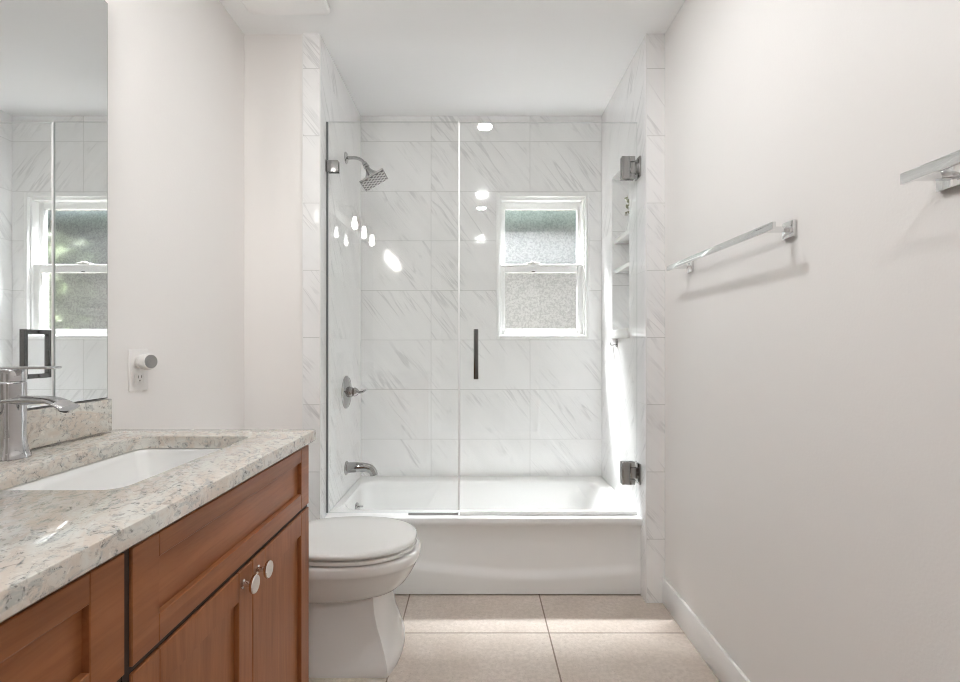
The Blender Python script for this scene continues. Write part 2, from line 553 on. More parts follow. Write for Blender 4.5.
# ------------------------------------------------------------------ window
def ring_xz(bm, x0, x1, z0, z1, wl, wr, wb, wt, y0, y1, bev=0.003):
    box(bm, x0, x0 + wl, y0, y1, z0, z1, bev)
    box(bm, x1 - wr, x1, y0, y1, z0, z1, bev)
    box(bm, x0 + wl, x1 - wr, y0, y1, z0, z0 + wb, bev)
    box(bm, x0 + wl, x1 - wr, y0, y1, z1 - wt, z1, bev)
win = bpy.data.objects.new('window_1', None)
win.location = (0.3845, YB, WZ0); win['kind'] = 'structure'
COL.objects.link(win); WORLD[win.name] = Vector(win.location)
bm = B()
ring_xz(bm, WX0, WX1, WZ0, WZ1, 0.020, 0.020, 0.020, 0.022, YB - 0.006, YB + 0.105)
ring_xz(bm, WX0 + 0.019, WX1 - 0.019, WZ0 + 0.019, WZ1 - 0.021, 0.012, 0.012, 0.012, 0.016, YB + 0.012, YB + 0.105)
obj('window_frame', bm, M['vinyl'], win)
UY, LY = YB + 0.058, YB + 0.026
bm = B(); ring_xz(bm, 0.146, 0.622, 1.546, 1.944, 0.026, 0.026, 0.034, 0.040, UY, UY + 0.028)
us = obj('upper_sash', bm, M['vinyl'], win)
bm = B(); box(bm, 0.168, 0.600, UY + 0.012, UY + 0.017, 1.576, 1.908)
obj('window_pane', bm, M['frost'], us)
bm = B(); ring_xz(bm, 0.146, 0.622, 1.160, 1.575, 0.024, 0.030, 0.036, 0.050, LY, LY + 0.028)
box(bm, 0.146, 0.622, LY - 0.006, LY + 0.004, 1.562, 1.572, 0.002)
ls = obj('lower_sash', bm, M['vinyl'], win)
bm = B(); box(bm, 0.166, 0.596, LY + 0.012, LY + 0.017, 1.192, 1.528)
obj('window_pane', bm, M['frost'], ls)
bm = B()
box(bm, 0.295, 0.372, LY - 0.004, LY + 0.020, 1.575, 1.583, 0.002)
box(bm, 0.318, 0.345, LY - 0.010, LY + 0.012, 1.582, 1.590, 0.003)
obj('sash_lock', bm, M['plastic'], ls)
bm = B(); box(bm, 0.325, 0.345, LY - 0.003, LY + 0.004, 1.528, 1.533, 0.001)
obj('lift_latch', bm, M['dark'], ls)

# ------------------------------------------------------------------ side yard seen through the obscure glass
bm = B(); box(bm, -2.4, 3.8, 4.30, 4.42, -0.1, 2.30)
struct('wall_neighbour', bm, M['siding'])
bm = B(); box(bm, -2.4, 3.8, 4.22, 4.30, -0.1, 1.785)
struct('wall_fence', bm, M['stucco'])
bm = B(); box(bm, -2.4, 3.8, 4.12, 4.6, 2.119, 2.34, 0.01)
struct('trim_4', bm, M['soffit'])
bm = B(); box(bm, -2.4, 3.8, YB + 0.13, 4.30, -0.16, -0.1)
struct('floor_yard', bm, M['soil'])
random.seed(4)
sh = thing('shrub', 'green shrub outside against the stucco wall, seen blurred through the obscure window in the mirror', 'shrub', (2.1, 3.78, -0.1))
bm = B()
for k in range(3600):
    a, r = random.uniform(0, 6.283), math.sqrt(random.random())
    z = random.uniform(0.2, 2.0)
    c = Vector((2.1 + 0.80 * r * math.cos(a), 3.78 + 0.26 * r * math.sin(a), z))
    rt = Matrix.Rotation(random.uniform(0, 6), 3, Vector((random.random(), random.random(), 1)).normalized()) @ Matrix.Rotation(random.uniform(-1, 1), 3, 'X')
    l_, w_ = random.uniform(0.03, 0.05), random.uniform(0.014, 0.022)
    vs = [bm.verts.new(c + rt @ Vector(p)) for p in ((-l_, 0, 0), (0, -w_, 0.006), (l_, 0, 0), (0, w_, 0.006))]
    bm.faces.new(vs)
obj('foliage', bm, M['shrub'], sh)
bm = B()
for dx in (-0.3, 0.05, 0.35):
    tube(bm, [(2.1 + dx * 0.4, 3.78, -0.1), (2.1 + dx, 3.79, 0.9), (2.1 + dx * 1.2, 3.78, 1.8)], [0.022, 0.016, 0.008], 8)
obj('stem', bm, M['soil'], sh)

# ================================================================== VANITY
CY0, CY1 = -0.28, 1.305
CX1 = -0.433
XFACE = -0.447
VY1 = 1.288
ZT, ZB_ = 0.868, 0.838
van = thing('vanity_cabinet', 'cherry-stained wooden vanity cabinet with shaker doors under the granite counter', 'cabinet', (-0.72, 0.52, 0))
bm = B()
box(bm, XL + 0.002, XFACE - 0.021, VY1 - 0.018, VY1, 0.0, ZB_ - 0.001)             # far end panel
box(bm, XL + 0.002, XFACE - 0.021, CY0 + 0.02, CY0 + 0.038, 0.0, ZB_ - 0.001)     # near end panel
box(bm, XL + 0.002, XFACE - 0.021, 0.612, 0.626, 0.10, ZB_ - 0.001)               # divider
box(bm, XL + 0.002, XFACE - 0.022, CY0 + 0.02, VY1, 0.09, 0.105)                   # bottom
box(bm, XL + 0.002, XL + 0.012, CY0 + 0.02, VY1, 0.09, ZB_ - 0.04)                 # back
obj('carcass', bm, M['wood_z'], van)
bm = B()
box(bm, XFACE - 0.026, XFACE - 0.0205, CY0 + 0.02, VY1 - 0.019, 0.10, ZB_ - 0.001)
box(bm, XFACE - 0.0205, XFACE - 0.004, 0.6128, 0.6252, 0.10, ZB_ - 0.002)  # from here, strips added to fill the front gaps, their shade put into colour
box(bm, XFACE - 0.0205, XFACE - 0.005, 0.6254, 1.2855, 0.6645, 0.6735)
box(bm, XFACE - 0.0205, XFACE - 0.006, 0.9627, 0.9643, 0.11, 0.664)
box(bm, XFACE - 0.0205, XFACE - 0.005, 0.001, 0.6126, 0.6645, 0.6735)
obj('face_frame_gap_shade', bm, M['dark_gap'], van)
bm = B(); box(bm, XFACE - 0.085, XFACE - 0.07, CY0 + 0.04, VY1 - 0.02, 0.0, 0.09)
obj('toe_kick', bm, M['dark_gap'], van)

def shaker(bm, y0, y1, z0, z1, stile, rail_b, rail_t, recess=0.010):
    x1 = XFACE; x0 = XFACE - 0.020
    bv = 0.0012
    box(bm, x0, x1, y0, y0 + stile, z0, z1, bv, 1)
    box(bm, x0, x1, y1 - stile, y1, z0, z1, bv, 1)
    box(bm, x0, x1 - 0.0001, y0 + stile, y1 - stile, z0, z0 + rail_b, bv, 1)
    box(bm, x0, x1 - 0.0001, y0 + stile, y1 - stile, z1 - rail_t, z1, bv, 1)
    box(bm, x0 + 0.002, x1 - recess, y0 + stile - 0.002, y1 - stile + 0.002, z0 + rail_b - 0.002, z1 - rail_t + 0.002)

def knob(y, z, parent):
    bm = B()
    lathe(bm, [(0.0085, 0.0), (0.0085, 0.002), (0.0055, 0.004), (0.0050, 0.014), (0.0075, 0.017), (0.0160, 0.0195), (0.0172, 0.0215), (0.0172, 0.0245), (0.0160, 0.0262), (0.0150, 0.0262)], (XFACE, y, z), (1, 0, 0), 32)
    obj('knob', bm, M['knob'], parent)

bm = B(); shaker(bm, 0.6255, 1.286, 0.674, 0.829, 0.054, 0.040, 0.034)
obj('drawer_front', bm, M['wood_y'], van)
bm = B(); shaker(bm, 0.6255, 0.9625, 0.110, 0.664, 0.055, 0.055, 0.055)
d1 = obj('door', bm, M['wood_z'], van); knob(0.921, 0.637, d1)
bm = B(); shaker(bm, 0.9645, 1.286, 0.110, 0.664, 0.055, 0.055, 0.055)
d2 = obj('door', bm, M['wood_z'], van); knob(0.983, 0.637, d2)
for (z0, z1) in ((0.674, 0.829), (0.398, 0.664), (0.110, 0.388)):
    bm = B(); shaker(bm, 0.0, 0.6125, z0, z1, 0.055, 0.040, 0.036)
    dr = obj('drawer', bm, M['wood_y'], van); knob(0.306, (z0 + z1) / 2, dr)
bm = B(); shaker(bm, CY0 + 0.022, -0.010, 0.110, 0.829, 0.055, 0.055, 0.055)
obj('door', bm, M['wood_z'], van)

# countertop with a rounded cut-out
SX0, SX1, SY0, SY1 = -0.838, -0.561, 0.752, 1.205
top = thing('countertop', 'polished beige and grey granite vanity top with a rounded sink cutout', 'countertop', (-0.71, 0.51, ZB_))
bm = B()
def orect(i, z):
    return rrect(XL + 0.001 + i, CX1 - i, CY0 + i, CY1 - i, 0.004, z, 6, 6)
def irect(i, z):
    return rrect(SX0 - i, SX1 + i, SY0 - i, SY1 + i, 0.030 + i, z, 6, 6)
loft(bm, [orect(0.003, ZB_), orect(0, ZB_ + 0.003), orect(0, ZT - 0.004), orect(0.0012, ZT - 0.0012), orect(0.004, ZT),
          irect(0.003, ZT), irect(0.0008, ZT - 0.001), irect(0, ZT - 0.003), irect(0, ZB_)], closed=True)
obj('counter_slab', bm, M['granite'], top)
bm = B(); box(bm, XL + 0.001, XL + 0.020, CY0, 1.283, ZT + 0.0002, 0.953, 0.002, 2)
tag(obj('backsplash', bm, M['granite']), 'low granite backsplash strip standing on the vanity top below the mirror', 'backsplash')

# undermount sink
snk = thing('sink', 'white porcelain rectangular undermount sink below the granite counter', 'sink', (-0.70, 0.978, 0.69))
bm = B()
zt = ZB_ - 0.0006
loft(bm, [irect(0.030, zt - 0.014), irect(0.032, zt - 0.004), irect(0.030, zt), irect(0.004, zt), irect(0.000, zt - 0.004), irect(-0.004, zt - 0.020), irect(-0.016, zt - 0.085), irect(-0.034, zt - 0.122),
          irect(-0.060, zt - 0.138), rrect(-0.73, -0.675, 0.95, 1.005, 0.027, zt - 0.146, 6, 6)], cap0=False, cap1=True)
loft(bm, [irect(0.030, zt - 0.014), irect(0.012, zt - 0.016), irect(0.006, zt - 0.09), irect(-0.025, zt - 0.145), irect(-0.07, zt - 0.158)], cap0=False, cap1=True)
obj('basin', bm, M['porcelain'], snk, 50)
bm = B(); lathe(bm, [(0.021, 0), (0.021, 0.003), (0.017, 0.005), (0.003, 0.006)], (-0.7025, 0.9775, zt - 0.1458), (0, 0, 1), 24)
obj('drain', bm, M['chrome'], snk)

# faucet
FX, FY = -0.934, 0.966
fau = thing('faucet', 'chrome single-lever basin faucet on the granite counter in front of the mirror', 'faucet', (FX, FY, ZT))
bm = B()
lathe(bm, [(0.0315, 0.0), (0.0315, 0.004), (0.0285, 0.012), (0.0255, 0.026), (0.0240, 0.045), (0.0240, 0.150), (0.0225, 0.152)], (FX, FY, ZT), (0, 0, 1), 40)
obj('body', bm, M['chrome'], fau)
bm = B()
lathe(bm, [(0.0225, 0.1535), (0.0240, 0.155), (0.0240, 0.176), (0.0225, 0.1785)], (FX, FY, ZT), (0, 0, 1), 40)
obj('cap', bm, M['chrome'], fau)
bm = B(); box(bm, FX - 0.026, -0.846, FY - 0.018, FY + 0.018, ZT + 0.179, ZT + 0.184, 0.002, 2)
obj('lever', bm, M['chrome'], fau)
bm = B()
pth = [(FX - 0.020, FY, ZT + 0.116), (FX + 0.005, FY, ZT + 0.116), (FX + 0.022, FY, ZT + 0.1162), (FX + 0.04, FY, ZT + 0.1165), (FX + 0.070, FY, ZT + 0.1165)] + \
      bez((FX + 0.074, FY, ZT + 0.1165), (FX + 0.090, FY, ZT + 0.116), (FX + 0.100, FY, ZT + 0.111), (FX + 0.118, FY, ZT + 0.101), 8)
fl = []
for i, p in enumerate(pth):
    t = min(1, max(0, (p[0] - FX - 0.05) / 0.06))
    w0 = (0.0255, 0.0250, 0.0195)[i] if i < 3 else 0.0155
    fl.append((w0 + 0.009 * t, 0.0090 - 0.002 * t))
tube(bm, pth, None, 24, fl)
obj('spout', bm, M['chrome'], fau)
bm = B(); tube(bm, [(FX + 0.108, FY, ZT + 0.101), (FX + 0.105, FY, ZT + 0.094)], 0.008, 16)
obj('aerator', bm, M['dark'], fau)

# mirror
mir = thing('wall_mirror', 'large frameless wall mirror above the granite backsplash', 'mirror', (XL + 0.006, 0.5, 0.955))
bm = B(); box(bm, XL + 0.0005, XL + 0.011, CY0, 1.278, 0.955, 2.004)
obj('backing', bm, M['mirror_edge'], mir)
bm = B(); box(bm, XL + 0.0108, XL + 0.0122, CY0 + 0.002, 1.2755, 0.9575, 2.0015)
obj('mirror_glass', bm, M['mirror'], mir)

# outlet and plug-in
out_ = thing('wall_outlet', 'white duplex outlet plate on the cream wall beside the mirror', 'outlet', (XL, 1.406, 1.024))
bm = B(); box(bm, XL, XL + 0.006, 1.367, 1.445, 0.963, 1.085, 0.003, 2)
obj('cover_plate', bm, M['plastic'], out_)
for zc in (0.999, 1.049):
    bm = B(); box(bm, XL + 0.005, XL + 0.0075, 1.390, 1.422, zc - 0.014, zc + 0.014, 0.002, 2)
    rc = obj('receptacle', bm, M['plastic'], out_)
    bm = B()
    box(bm, XL + 0.0072, XL + 0.0078, 1.3985, 1.4005, zc + 0.001, zc + 0.009)
    box(bm, XL + 0.0072, XL + 0.0078, 1.4115, 1.4135, zc + 0.001, zc + 0.009)
    lathe(bm, [(0.0024, 0), (0.0024, 0.0006)], (XL + 0.0072, 1.406, zc - 0.006), (1, 0, 0), 12)
    obj('slots', bm, M['dark'], rc)
plug = thing('plug_in_freshener', 'small white round plug-in with grey oval face in the upper socket', 'air freshener', (XL + 0.008, 1.406, 1.047))
bm = B()
axis = Vector((1, -0.30, 0.05))
lathe(bm, [(0.017, 0.0), (0.020, 0.003), (0.0215, 0.010), (0.0215, 0.014), (0.0185, 0.016), (0.0185, 0.017), (0.0215, 0.018), (0.0240, 0.022), (0.0240, 0.036), (0.0228, 0.040), (0.0190, 0.042)], (XL + 0.008, 1.406, 1.047), axis, 36)
obj('housing', bm, M['plastic'], plug)
bm = B()
a = axis.normalized()
lathe(bm, [(0.0195, 0.0415), (0.0195, 0.0430), (0.0160, 0.0438)], Vector((XL + 0.008, 1.406, 1.047)), axis, 36)
obj('grille', bm, M['grey_mesh'], plug)

# ================================================================== TOILET
TY = 1.742
toi = thing('toilet', 'white elongated toilet with closed lid between vanity and bathtub', 'toilet', (-0.62, TY, 0))
def egg(xb, xf, w, z, n=2.2, nb=None, N=64, split=0.5):
    """ring round z; front half (to +X) and back half may have different exponents"""
    nb = nb or n
    xc = xb + (xf - xb) * split
    pts = []
    for i in range(N):
        t = 2 * math.pi * i / N
        c, s = math.cos(t), math.sin(t)
        e = n if c >= 0 else nb
        a_ = (xf - xc) if c >= 0 else (xc - xb)
        x = xc + a_ * math.copysign(abs(c) ** (2 / e), c)
        y = TY + w * math.copysign(abs(s) ** (2 / e), s)
        pts.append((x, y, z))
    return pts
bm = B()
# pedestal
def ped(xf, w, z):
    """D-shaped foot: flat sides, crease at the front corners, gently bowed front face"""
    xb = -0.84
    pts = []
    xs = xf - (0.030 + 0.018 * min(1, z / 0.2))
    for i in range(13):
        pts.append((xb + (xs - xb) * i / 12, TY - w, z))
    for i in range(1, 16):
        t = -1 + 2 * i / 16
        pts.append((xs + (xf - xs) * (1 - t * t) ** 0.9, TY + w * t, z))
    for i in range(13):
        pts.append((xs + (xb - xs) * i / 12, TY + w, z))
    return pts
loft(bm, [ped(-0.264, 0.157, 0), ped(-0.261, 0.158, 0.012), ped(-0.262, 0.151, 0.035), ped(-0.269, 0.139, 0.065), ped(-0.280, 0.127, 0.105),
          ped(-0.292, 0.117, 0.145), ped(-0.299, 0.110, 0.19), ped(-0.302, 0.107, 0.235), ped(-0.303, 0.106, 0.285)])
obj('pedestal', bm, M['porcelain'], toi, 40)
bm = B()
E_ = 2.35
loft(bm, [egg(-0.80, -0.345, 0.085, 0.216, E_), egg(-0.82, -0.308, 0.114, 0.223, E_), egg(-0.82, -0.278, 0.136, 0.236, E_), egg(-0.82, -0.252, 0.155, 0.258, E_), egg(-0.82, -0.232, 0.168, 0.286, E_),
          egg(-0.82, -0.217, 0.176, 0.314, E_), egg(-0.82, -0.211, 0.180, 0.328, E_), egg(-0.82, -0.206, 0.1845, 0.334, E_), egg(-0.82, -0.202, 0.188, 0.342, E_), egg(-0.82, -0.202, 0.188, 0.364, E_),
          egg(-0.82, -0.205, 0.186, 0.3715, E_), egg(-0.80, -0.214, 0.180, 0.374, E_)])
obj('bowl', bm, M['porcelain'], toi, 55)
bm = B()
loft(bm, [egg(-0.700, -0.222, 0.185, 0.3805, 2.3), egg(-0.703, -0.216, 0.187, 0.3815, 2.3), egg(-0.703, -0.216, 0.187, 0.3915, 2.3), egg(-0.700, -0.220, 0.185, 0.3925, 2.3)])
obj('seat', bm, M['seat'], toi, 50)
bm = B()
loft(bm, [egg(-0.705, -0.218, 0.186, 0.3990, 2.3), egg(-0.708, -0.216, 0.187, 0.4000, 2.3), egg(-0.708, -0.216, 0.187, 0.4090, 2.3), egg(-0.706, -0.219, 0.184, 0.4130, 2.3), egg(-0.700, -0.232, 0.174, 0.4155, 2.3), egg(-0.66, -0.29, 0.130, 0.4172, 2.3), egg(-0.58, -0.38, 0.06, 0.4178, 2.2)])
obj('lid', bm, M['seat'], toi, 50)
for s in (-1, 1):
    bm = B()
    lathe(bm, [(0.014, -0.03), (0.016, -0.026), (0.016, 0.026), (0.014, 0.03)], (-0.722, TY + s * 0.075, 0.394), (0, 1, 0), 20)
    obj('hinge', bm, M['seat'], toi)
bm = B(); box(bm, XL + 0.012, -0.790, TY - 0.200, TY + 0.200, 0.376, 0.700, 0.020, 4)
obj('tank', bm, M['porcelain'], toi)
bm = B(); box(bm, XL + 0.008, -0.782, TY - 0.208, TY + 0.208, 0.701, 0.738, 0.010, 3)
obj('tank_lid', bm, M['porcelain'], toi)
bm = B(); box(bm, -0.792, -0.778, TY - 0.165, TY - 0.145, 0.640, 0.660, 0.004); box(bm, -0.782, -0.774, TY - 0.165, TY - 0.085, 0.645, 0.656, 0.003)
obj('flush_lever', bm, M['chrome'], toi)

# ================================================================== BATHTUB
tub = thing('bathtub', 'white alcove bathtub with curved apron behind the shower glass', 'bathtub', (0.03, 2.44, 0))
X0, X1 = AL + 0.001, AR - 0.001
RZ = 0.345
YL = 2.098                    # front lip
bm = B()
def tr(x0, x1, y0, y1, r, z): return rrect(x0, x1, y0, y1, r, z, 8, 10)
loft(bm, [tr(X0, X1, 2.135, YB - 0.001, 0.004, 0.02), tr(X0, X1, 2.135, YB - 0.001, 0.004, RZ - 0.034), tr(X0, X1, YL + 0.004, YB - 0.001, 0.004, RZ - 0.034), tr(X0, X1, YL, YB - 0.001, 0.004, RZ - 0.028), tr(X0, X1, YL, YB - 0.001, 0.004, RZ - 0.012), tr(X0, X1, YL + 0.004, YB - 0.001, 0.004, RZ - 0.003), tr(X0 + .001, X1 - .001, YL + 0.012, YB - 0.002, 0.004, RZ),
          tr(X0 + 0.036, X1 - 0.060, 2.205, YB - 0.085, 0.10, RZ), tr(X0 + 0.040, X1 - 0.068, 2.211, YB - 0.091, 0.10, RZ - 0.004), tr(X0 + 0.044, X1 - 0.076, 2.215, YB - 0.096, 0.10, RZ - 0.014),
          tr(X0 + 0.054, X1 - 0.130, 2.228, YB - 0.108, 0.11, 0.22), tr(X0 + 0.068, X1 - 0.190, 2.245, YB - 0.122, 0.12, 0.13), tr(X0 + 0.095, X1 - 0.240, 2.275, YB - 0.145, 0.13, 0.075), tr(X0 + 0.18, X1 - 0.32, 2.33, YB - 0.20, 0.13, 0.058)], cap0=False)
# apron with a curved crease
nx, nz = 60, 40
grid = []
for j in range(nz + 1):
    z = RZ - 0.030
    z = 0.004 + (z - 0.004) * j / nz
    row = []
    for i in range(nx + 1):
        x = X0 + (X1 - X0) * i / nx
        t = (x - 0.235) / 0.47
        zc = 0.066 + 0.060 * t * t / (1 + 0.55 * t * t) - (0.012 * t if t > 0 else 0)
        k = min(1, max(0, (z - zc) / 0.045)); k = k * k * (3 - 2 * k)
        m_ = min(1, max(0, (z - 0.235) / 0.075)); m_ = m_ * m_
        ex = min(1, (x - X0) / 0.05, (X1 - x) / 0.05); ex = max(0, ex); ex = ex * ex * (3 - 2 * ex)
        y = 2.116 + 0.014 * k * ex - 0.010 * m_ * ex
        row.append(bm.verts.new((x, y, z)))
    grid.append(row)
for j in range(nz):
    for i in range(nx):
        bm.faces.new((grid[j][i], grid[j][i + 1], grid[j + 1][i + 1], grid[j + 1][i]))
obj('tub_shell', bm, M['enamel'], tub, 40)
bm = B()
lathe(bm, [(0.036, 0), (0.036, 0.004), (0.033, 0.009), (0.020, 0.012)], (AL + 0.0525, 2.47, 0.255), (1, 0, 0.12), 28)
box(bm, AL + 0.062, AL + 0.086, 2.464, 2.476, 0.268, 0.276, 0.003)
obj('overflow_plate', bm, M['chrome'], tub)
bm = B(); lathe(bm, [(0.030, 0), (0.030, 0.003), (0.024, 0.006)], (AL + 0.26, 2.47, 0.0585), (0, 0, 1), 24)
obj('drain', bm, M['chrome'], tub)

# ================================================================== SHOWER GLASS
def glass_sheet(x0, x1, z0, z1, y, th=0.008):
    bm = B()
    box(bm, x0, x1, y - th / 2, y + th / 2, z0, z1)
    bm.faces.ensure_lookup_table()
    for f in bm.faces:
        n = f.normal; f.normal_update(); n = f.normal
        if abs(n.y) < 0.5: f.material_index = 1
    return bm
GZ0, GZ1 = RZ + 0.014, 2.092
pan = thing('glass_screen', 'fixed clear glass shower panel standing on the tub rim', 'glass panel', (-0.37, YT, RZ + 0.001))
obj('glass_sheet', glass_sheet(AL + 0.0085, -0.0803, GZ0 - 0.004, GZ1, YT), None, pan, 0, [M['glass'], M['glass_edge']])
bm = B(); box(bm, AL + 0.0002, AL + 0.0083, YT - 0.005, YT + 0.005, GZ0 - 0.004, GZ1 - 0.001)
obj('wall_seal', bm, M['glass_edge_dark'], pan)
bm = B()
for s in (-1, 1):
    y0, y1 = (YT - 0.014, YT - 0.0042) if s < 0 else (YT + 0.0042, YT + 0.014)
    box(bm, AL + 0.002, AL + 0.055, y0, y1, 1.866, 1.918, 0.002, 2)
box(bm, AL + 0.0005, AL + 0.004, YT - 0.020, YT + 0.020, 1.866, 1.918, 0.001)
obj('wall_clamp', bm, M['satin'], pan)
bm = B(); box(bm, -0.30, -0.0785, YT - 0.007, YT + 0.007, RZ + 0.001, GZ0 - 0.0045)
obj('bottom_channel', bm, M['satin'], pan)

dor = thing('shower_door', 'hinged clear glass shower door with a dark square pull handle', 'glass door', (0.32, YT, RZ + 0.001))
obj('glass_sheet', glass_sheet(-0.0709, AR - 0.009, GZ0 + 0.004, GZ1 - 0.004, YT), None, dor, 0, [M['glass'], M['glass_edge']])
bm = B(); box(bm, -0.0709, AR - 0.009, YT - 0.0085, YT + 0.0085, RZ + 0.0015, GZ0 + 0.0038, 0.002)
obj('bottom_sweep', bm, M['seal'], dor)
bm = B(); box(bm, -0.0800, -0.0712, YT - 0.0065, YT + 0.0065, GZ0 + 0.006, GZ1 - 0.006, 0.002)
obj('edge_seal', bm, M['seal'], dor)
def hinge(zc):
    bm = B()
    for s in (-1, 1):
        y0, y1 = (YT - 0.016, YT - 0.0042) if s < 0 else (YT + 0.0042, YT + 0.016)
        box(bm, 0.645, 0.680, y0, y1, zc - 0.050, zc + 0.050, 0.002, 2)
        box(bm, 0.680, 0.704, y0, y1, zc + 0.026, zc + 0.050, 0.002, 2)
        box(bm, 0.680, 0.704, y0, y1, zc - 0.050, zc - 0.026, 0.002, 2)
    h = obj('hinge', bm, M['satin'], dor)
    bm = B()
    box(bm, 0.683, 0.716, YT - 0.013, YT + 0.013, zc - 0.024, zc + 0.024, 0.002, 2)
    obj('knuckle', bm, M['satin'], h)
    bm = B()
    box(bm, 0.716, AR - 0.0005, YT - 0.034, YT + 0.034, zc - 0.045, zc + 0.045, 0.002, 2)
    obj('wall_plate', bm, M['satin'], h)
hinge(1.885); hinge(0.532)
bm = B()
HZ0, HZ1, HX = 0.952, 1.168, 0.0
for s in (-1, 1):
    ya, yb = sorted((YT + s * 0.050, YT + s * 0.070))
    box(bm, HX - 0.010, HX + 0.010, ya, yb, HZ0, HZ1, 0.0015)
    for z in (HZ0, HZ1 - 0.02):
        yc, yd = sorted((YT + s * 0.0042, YT + s * 0.0505))
        box(bm, HX - 0.010, HX + 0.010, yc, yd, z, z + 0.02, 0.0015)
obj('pull_handle', bm, M['gunmetal'], dor)

# ================================================================== SHOWER FITTINGS
shw = thing('wall_shower', 'square chrome shower head on a curved arm from the left tiled wall', 'shower head', (AL, 2.455, 2.056))
bm = B(); lathe(bm, [(0.030, 0.0), (0.030, 0.003), (0.024, 0.008), (0.014, 0.012)], (AL + 0.0005, 2.455, 2.056), (1, 0, 0), 32)
obj('flange', bm, M['fitting'], shw)
bm = B()
tube(bm, [(AL + 0.010, 2.455, 2.056)] + bez((AL + 0.03, 2.455, 2.057), (AL + 0.060, 2.455, 2.058), (AL + 0.078, 2.455, 2.052), (AL + 0.0935, 2.455, 2.031), 12), 0.0085, 16)
obj('arm', bm, M['fitting'], shw)
n_ = Vector((0.5, 0, -0.866))
pc = Vector((-0.520, 2.455, 1.943))
bm = B()
lathe(bm, [(0.008, -0.104), (0.013, -0.101), (0.013, -0.090), (0.010, -0.088), (0.015, -0.084), (0.016, -0.076), (0.012, -0.071), (0.015, -0.058), (0.026, -0.040), (0.046, -0.018), (0.058, -0.004)], pc, n_, 28)
obj('neck', bm, M['fitting'], shw)
def oriented_box(bm, c, ax, hx, ay, hy, az, hz, bev):
    vs = box(bm, -hx, hx, -hy, hy, -hz, hz)
    mt = Matrix((Vector(ax), Vector(ay), Vector(az))).transposed()
    for v in vs: v.co = mt @ v.co + Vector(c)
    if bev:
        fs = {f for v in vs for f in v.link_faces}
        es = {e for f in fs for e in f.edges}
        bmesh.ops.bevel(bm, geom=list(es), offset=bev, segments=2, affect='EDGES')
A_ = Vector((0.866, 0, 0.5))
bm = B(); oriented_box(bm, pc, A_, 0.067, (0, 1, 0), 0.067, n_, 0.005, 0.001)
obj('head_plate', bm, M['satin'], shw)
bm = B(); oriented_box(bm, pc + n_ * 0.0055, A_, 0.062, (0, 1, 0), 0.062, n_, 0.001, 0)
obj('nozzle_face', bm, M['nozzle'], shw)

val = thing('shower_valve', 'round chrome shower valve with small lever handle on the left tiled wall', 'valve', (AL, 2.46, 0.861))
bm = B(); lathe(bm, [(0.084, 0.0), (0.084, 0.003), (0.078, 0.009), (0.050, 0.014), (0.030, 0.016)], (AL + 0.0005, 2.46, 0.861), (1, 0, 0), 48)
obj('escutcheon', bm, M['fitting'], val)
bm = B(); lathe(bm, [(0.027, 0.014), (0.028, 0.018), (0.027, 0.030), (0.022, 0.036), (0.024, 0.046), (0.018, 0.058), (0.009, 0.066)], (AL, 2.46, 0.861), (1, 0, 0), 32)
h_ = obj('handle_hub', bm, M['fitting'], val)
bm = B()
tube(bm, [(AL + 0.056, 2.46, 0.861), (AL + 0.075, 2.455, 0.860), (AL + 0.090, 2.445, 0.864), (AL + 0.104, 2.435, 0.871)], None, 16, [(0.009, 0.009), (0.007, 0.007), (0.008, 0.006), (0.009, 0.005)])
obj('lever', bm, M['fitting'], val)

spt = thing('tub_spout', 'chrome tub spout low on the left tiled wall over the bathtub', 'spout', (AL, 2.46, 0.472))
bm = B()
lathe(bm, [(0.036, 0.0), (0.036, 0.004), (0.030, 0.009), (0.020, 0.011)], (AL + 0.0005, 2.46, 0.472), (1, 0, 0), 32)
obj('flange', bm, M['fitting'], spt)
bm = B()
p_ = [(AL + 0.004, 2.46, 0.474), (AL + 0.05, 2.46, 0.476), (AL + 0.085, 2.46, 0.476)] + bez((AL + 0.10, 2.46, 0.475), (AL + 0.125, 2.46, 0.472), (AL + 0.140, 2.46, 0.460), (AL + 0.143, 2.46, 0.436), 8)
tube(bm, p_, [0.027, 0.026, 0.024] + [0.0225] * 4 + [0.021, 0.0205, 0.020, 0.020, 0.020], 24)
obj('spout_body', bm, M['fitting'], spt)

# ================================================================== NICHE
for i, (z, lab) in enumerate(((1.639, 'upper white stone shelf across the tiled shower niche, under the green sprig'), (1.481, 'lower white stone shelf across the tiled shower niche'))):
    bm = B(); box(bm, AR + 0.012, NX - 0.0005, NY0 + 0.0005, NY1 - 0.0005, z, z + 0.022, 0.002)
    tag(obj('niche_shelf', bm, M['stone']), lab, 'shelf', 'stone shelves in the shower niche')
bm = B()
box(bm, AR + 0.0002, NX - 0.0005, NY0 + 0.0005, NY1 - 0.0005, NZ0 + 0.0005, NZ0 + 0.016)
box(bm, AR - 0.012, AR - 0.0002, NY0 - 0.002, NY1 + 0.004, NZ0 - 0.030, NZ0 + 0.016, 0.002)
tag(obj('niche_sill', bm, M['stone']), 'white stone sill along the bottom of the tiled shower niche', 'sill')
vas = thing('bud_vase', 'small white bud vase with a green sprig on the upper niche shelf', 'vase', (0.782, 2.42, 1.6612))
bm = B(); lathe(bm, [(0.016, 0), (0.022, 0.006), (0.024, 0.030), (0.017, 0.055), (0.009, 0.070), (0.009, 0.085), (0.011, 0.090)], (0.782, 2.42, 1.6612), (0, 0, 1), 24)
obj('vessel', bm, M['stone'], vas)
bm = B()
